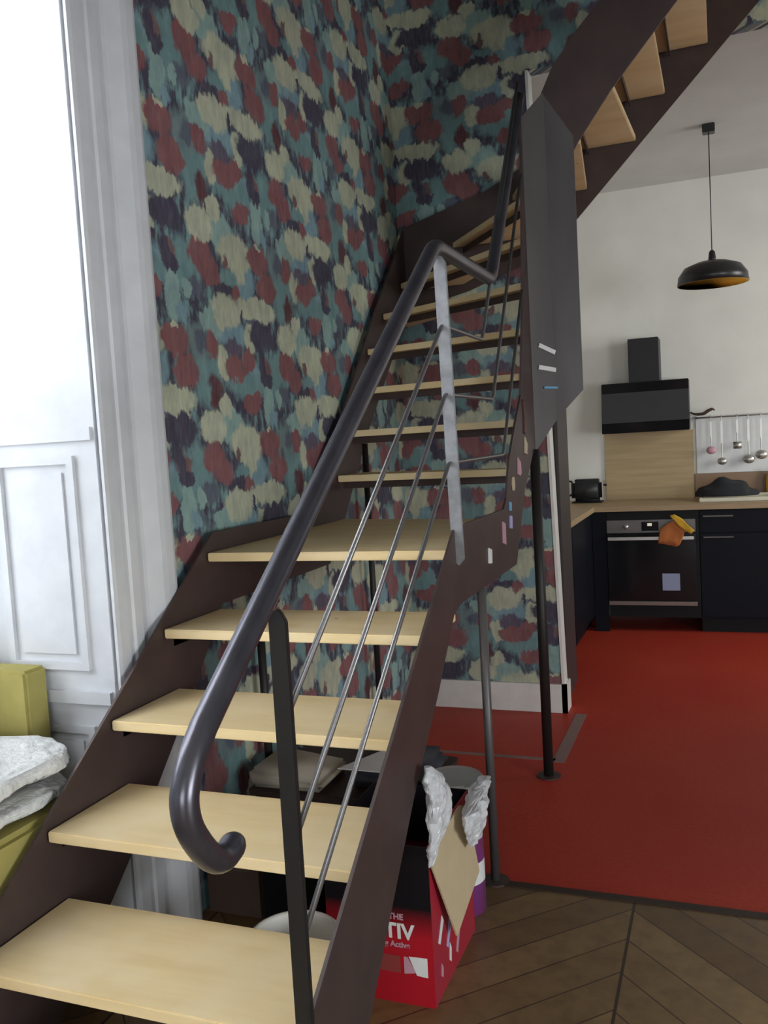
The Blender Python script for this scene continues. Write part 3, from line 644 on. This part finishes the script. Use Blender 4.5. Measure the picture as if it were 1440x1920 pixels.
# towel and glove over the oven handle
def cloth(name, label, pts, y, m, seed, th=.012):
    bm = bmesh.new(); prism(bm, pts, 'y', y-th, y)
    bmesh.ops.triangulate(bm, faces=bm.faces[:]); bmesh.ops.subdivide_edges(bm, edges=bm.edges[:], cuts=3, use_grid_fill=True)
    for v in bm.verts:
        q = v.co*22+Vector((seed, 0, 0)); v.co += Vector((noise.noise(q)*.006, noise.noise(q+Vector((9, 0, 0)))*.008, noise.noise(q+Vector((0, 9, 0)))*.006))
    return tag(obj(name, bm, m, None, True), label, 'kitchen cloth')
cloth('oven_glove', 'orange oven glove hanging over the oven handle', [(-.445, .65), (-.43, .74), (-.37, .79), (-.34, .80), (-.26, .755), (-.27, .70), (-.30, .635), (-.33, .62), (-.39, .64)], YF-.072, 'orange', 2)
cloth('kitchen_towel', 'yellow cloth folded over the right end of the oven glove', [(-.36, .835), (-.33, .85), (-.27, .81), (-.205, .73), (-.225, .71), (-.29, .755)], YF-.090, 'yellowcloth', 5)
# hood
hd = thing('range_hood', 'black angled range hood with a square chimney above the oak backsplash', 'range hood', (-.53, 6.9, 1.42))
obj('chimney', boxes((-.64, -.425, 6.80, 7.049, 1.79, 2.105), bev=.003), 'hoodgrey', hd)
bm = bmesh.new(); prism(bm, [(6.735, 1.425), (7.048, 1.425), (7.048, 1.789), (6.80, 1.789)], 'x', -.835, -.228); obj('body', bm, 'hoodgrey', hd)
bm = bmesh.new(); prism(bm, [(6.725, 1.42), (6.734, 1.42), (6.797, 1.785), (6.788, 1.785)], 'x', -.838, -.225); gp = obj('glass_front', bm, 'glossblack', hd)
bm = bmesh.new(); prism(bm, [(6.7325, 1.495), (6.7345, 1.495), (6.7755, 1.715), (6.7735, 1.715)], 'x', -.838, -.225)
for v in bm.verts: v.co.y -= .0035
obj('glass_band', bm, mat('hood_band', (.045, .046, .05), .35), hd)
text('Rosieres', .014, (-.56, 6.7815, 1.742), rf, 'greybox', hd, 'lettering') if False else None
# toaster, kettle
to = thing('toaster', 'black two-slot toaster on the worktop corner left of the backsplash', 'toaster', (-.98, 6.86, .908))
obj('body', boxes((-1.095, -.865, 6.79, 6.93, .918, 1.085), bev=.028), 'hoodgrey', to, True)
obj('base', boxes((-1.09, -.87, 6.795, 6.925, .908, .9175)), 'black', to)
obj('slot', boxes((-1.06, -.90, 6.825, 6.845, 1.0855, 1.088)), 'glossblack', to); obj('slot', boxes((-1.06, -.90, 6.875, 6.895, 1.0855, 1.088)), 'glossblack', to)
obj('end_cap', boxes((-.8645, -.856, 6.80, 6.92, .93, 1.07), bev=.003), 'chrome', to); obj('lever', boxes((-.855, -.835, 6.85, 6.87, 1.03, 1.045)), 'black', to)
ke = thing('kettle', 'silver and black kettle half hidden left of the toaster', 'kettle', (-1.18, 6.80, .908))
bm = bmesh.new(); lathe(bm, -1.18, 6.80, [(.06, .908), (.062, .91), (.058, 1.0), (.045, 1.07), (.04, 1.075)], 24); obj('body', bm, 'chrome', ke, True)
bm = bmesh.new(); lathe(bm, -1.18, 6.80, [(.042, 1.0755), (.04, 1.085), (.012, 1.09), (.012, 1.105)], 24); obj('lid', bm, 'black', ke, True)
bm = bmesh.new(); tube(bm, rnd_path([(-1.137, 6.80, 1.07), (-1.085, 6.80, 1.08), (-1.08, 6.80, .98), (-1.12, 6.80, .96)], .02), .007, 8); obj('handle', bm, 'black', ke, True)
tag(obj('cutting_board', boxes((-1.16, -.96, 5.40, 5.60, .9075, .917), bev=.003), 'worktop'), 'small board on the left worktop beyond the tall cabinet', 'board') if False else None
# sink, towel heap
sk = thing('sink', 'cream ceramic sink with raised rim right of the oven', 'sink', (.04, 6.76, .908))
bm = boxes((-.17, .36, 6.56, 6.58, .908, .935), (-.17, .36, 6.95, 6.97, .908, .935), (-.17, -.15, 6.58, 6.95, .908, .935), (.34, .36, 6.58, 6.95, .908, .935), bev=.004); obj('rim', bm, 'ecru', sk)
obj('drainer', boxes((-.1495, .3395, 6.5805, 6.9495, .908, .912)), 'ecru', sk)
bm = bmesh.new(); bmesh.ops.create_icosphere(bm, subdivisions=4, radius=1)
for v in bm.verts:
    c = v.co.copy(); f = 1+noise.noise(c*2.2)*.22
    v.co = Vector((.01+c.x*.205*f, 6.77+c.y*.12, .936+max(c.z, 0)*.125*f*(1-.25*abs(c.x+.1))))
tag(obj('dish_towel', bm, 'towel', None, True), 'dark towel heaped over dishes on the cream sink', 'towel')
t_ = thing('bottle', 'yellow washing-up bottle at the right end of the sink', 'bottle', (.31, 6.999, .908))
bm = bmesh.new(); lathe(bm, .31, 6.995, [(.03, .908), (.032, .912), (.032, 1.03), (.022, 1.07), (.012, 1.08), (.012, 1.09)], 20); obj('body', bm, 'yellowcloth', t_, True)
bm = bmesh.new(); lathe(bm, .31, 6.995, [(.013, 1.0905), (.013, 1.115), (.006, 1.12)], 16); obj('cap', bm, 'white_print', t_, True)
# utensil rail on a pale panel
ur = thing('utensil_rail', 'metal utensil rail on a pale panel right of the hood', 'rail', (.2, 7.03, 1.5))
obj('panel', boxes((-.19, .80, 7.040, 7.0495, 1.087, 1.515)), 'utensil_plate', ur)
bm = bmesh.new(); tube(bm, [(-.19, 7.005, 1.50), (.80, 7.005, 1.50)], .006, 10); obj('bar', bm, 'chrome', ur, True)
obj('bracket', boxes((-.175, -.165, 7.005, 7.0395, 1.490, 1.510)), 'chrome', ur); obj('bracket', boxes((.62, .63, 7.005, 7.0395, 1.490, 1.510)), 'chrome', ur)
KIND = [('ladle', 'leftmost on the rail, with round reddish bowl', -.085, .215, .036, 'pink'), ('ladle', 'second from left on the rail, longest', -.012, .30, .034, 'chrome'),
        ('spatula', 'flat-ended, middle of the rail', .095, .18, .030, 'chrome'), ('ladle', 'fourth from left with a wide bowl', .170, .29, .040, 'chrome'), ('skimmer', 'at the right edge of the picture', .255, .26, .042, 'chrome')]
for (nm, wh, x, ln, rb, m_) in KIND:
    t_ = thing(nm, 'steel %s hanging, %s' % (nm, wh), 'kitchen utensil', (x, 7.0, 1.5), 'utensils hanging from the rail')
    bm = boxes((x-.008, x+.008, 6.988, 6.992, 1.49-ln*.62, 1.47), bev=.001); tube(bm, rnd_path([(x, 6.990, 1.47), (x, 6.990, 1.512), (x, 7.018, 1.512), (x, 7.018, 1.49)], .012), .003, 6)
    tube(bm, [(x, 6.990, 1.49-ln*.6), (x, 6.990, 1.49-ln)], .004, 8); obj('handle', bm, 'chrome', t_)
    bm = bmesh.new()
    if nm == 'spatula': bx(bm, x-.028, x+.028, 6.988, 6.991, 1.47-ln-.03, 1.49-ln)
    else:
        bmesh.ops.create_uvsphere(bm, u_segments=20, v_segments=12, radius=rb)
        for v in bm.verts: v.co = Vector((v.co.x+x, v.co.y*.6+6.985, v.co.z*.8+1.49-ln-rb*.5))
    obj('head', bm, m_, t_, True)
bm = bmesh.new(); tube(bm, rnd_path([(-.225, 6.985, 1.545), (-.19, 6.985, 1.527), (-.13, 6.985, 1.528), (-.10, 6.985, 1.55), (-.07, 6.985, 1.562), (-.055, 6.985, 1.55)], .03), [.005+.007*math.sin(math.pi*i/29)**.6 for i in range(30)], 10)
tag(obj('ornament', bm, 'brownwood', None, True), 'small dark curled ornament above the left end of the rail', 'ornament')
# pendant lamp
pl = thing('pendant_lamp', 'black dome pendant lamp with gold lining hanging over the kitchen', 'pendant lamp', (-.037, 5.85, 2.29))
obj('canopy', boxes((-.072, .000, 5.815, 5.885, 3.190, 3.2395), bev=.004), 'lampblack', pl)
bm = bmesh.new(); tube(bm, [(-.036, 5.85, 3.19), (-.036, 5.85, 2.50)], .003, 8); obj('cord', bm, 'lampblack', pl, True)
bm = bmesh.new(); lathe(bm, -.036, 5.85, [(.008, 2.50), (.018, 2.488), (.022, 2.45), (.026, 2.435)], 24); obj('socket', bm, 'lampblack', pl, True)
bm = bmesh.new(); lathe(bm, -.036, 5.85, [(.026, 2.440), (.09, 2.428), (.165, 2.400), (.200, 2.350), (.207, 2.298), (.204, 2.298), (.196, 2.348), (.160, 2.395), (.09, 2.423), (.03, 2.434)], 48)
obj('lamp_shade', bm, 'lampblack', pl, True)
bm = bmesh.new(); lathe(bm, -.036, 5.85, [(.2035, 2.2975), (.195, 2.347), (.159, 2.394), (.09, 2.422), (.02, 2.4325), (.02, 2.4315), (.09, 2.4205), (.157, 2.392), (.193, 2.345), (.201, 2.2975)], 48)
obj('lining', bm, 'gold', pl, True)
bm = bmesh.new(); bmesh.ops.create_uvsphere(bm, u_segments=20, v_segments=14, radius=.03); bmesh.ops.translate(bm, verts=bm.verts[:], vec=(-.036, 5.85, 2.375)); obj('bulb', bm, 'white_print', pl, True)
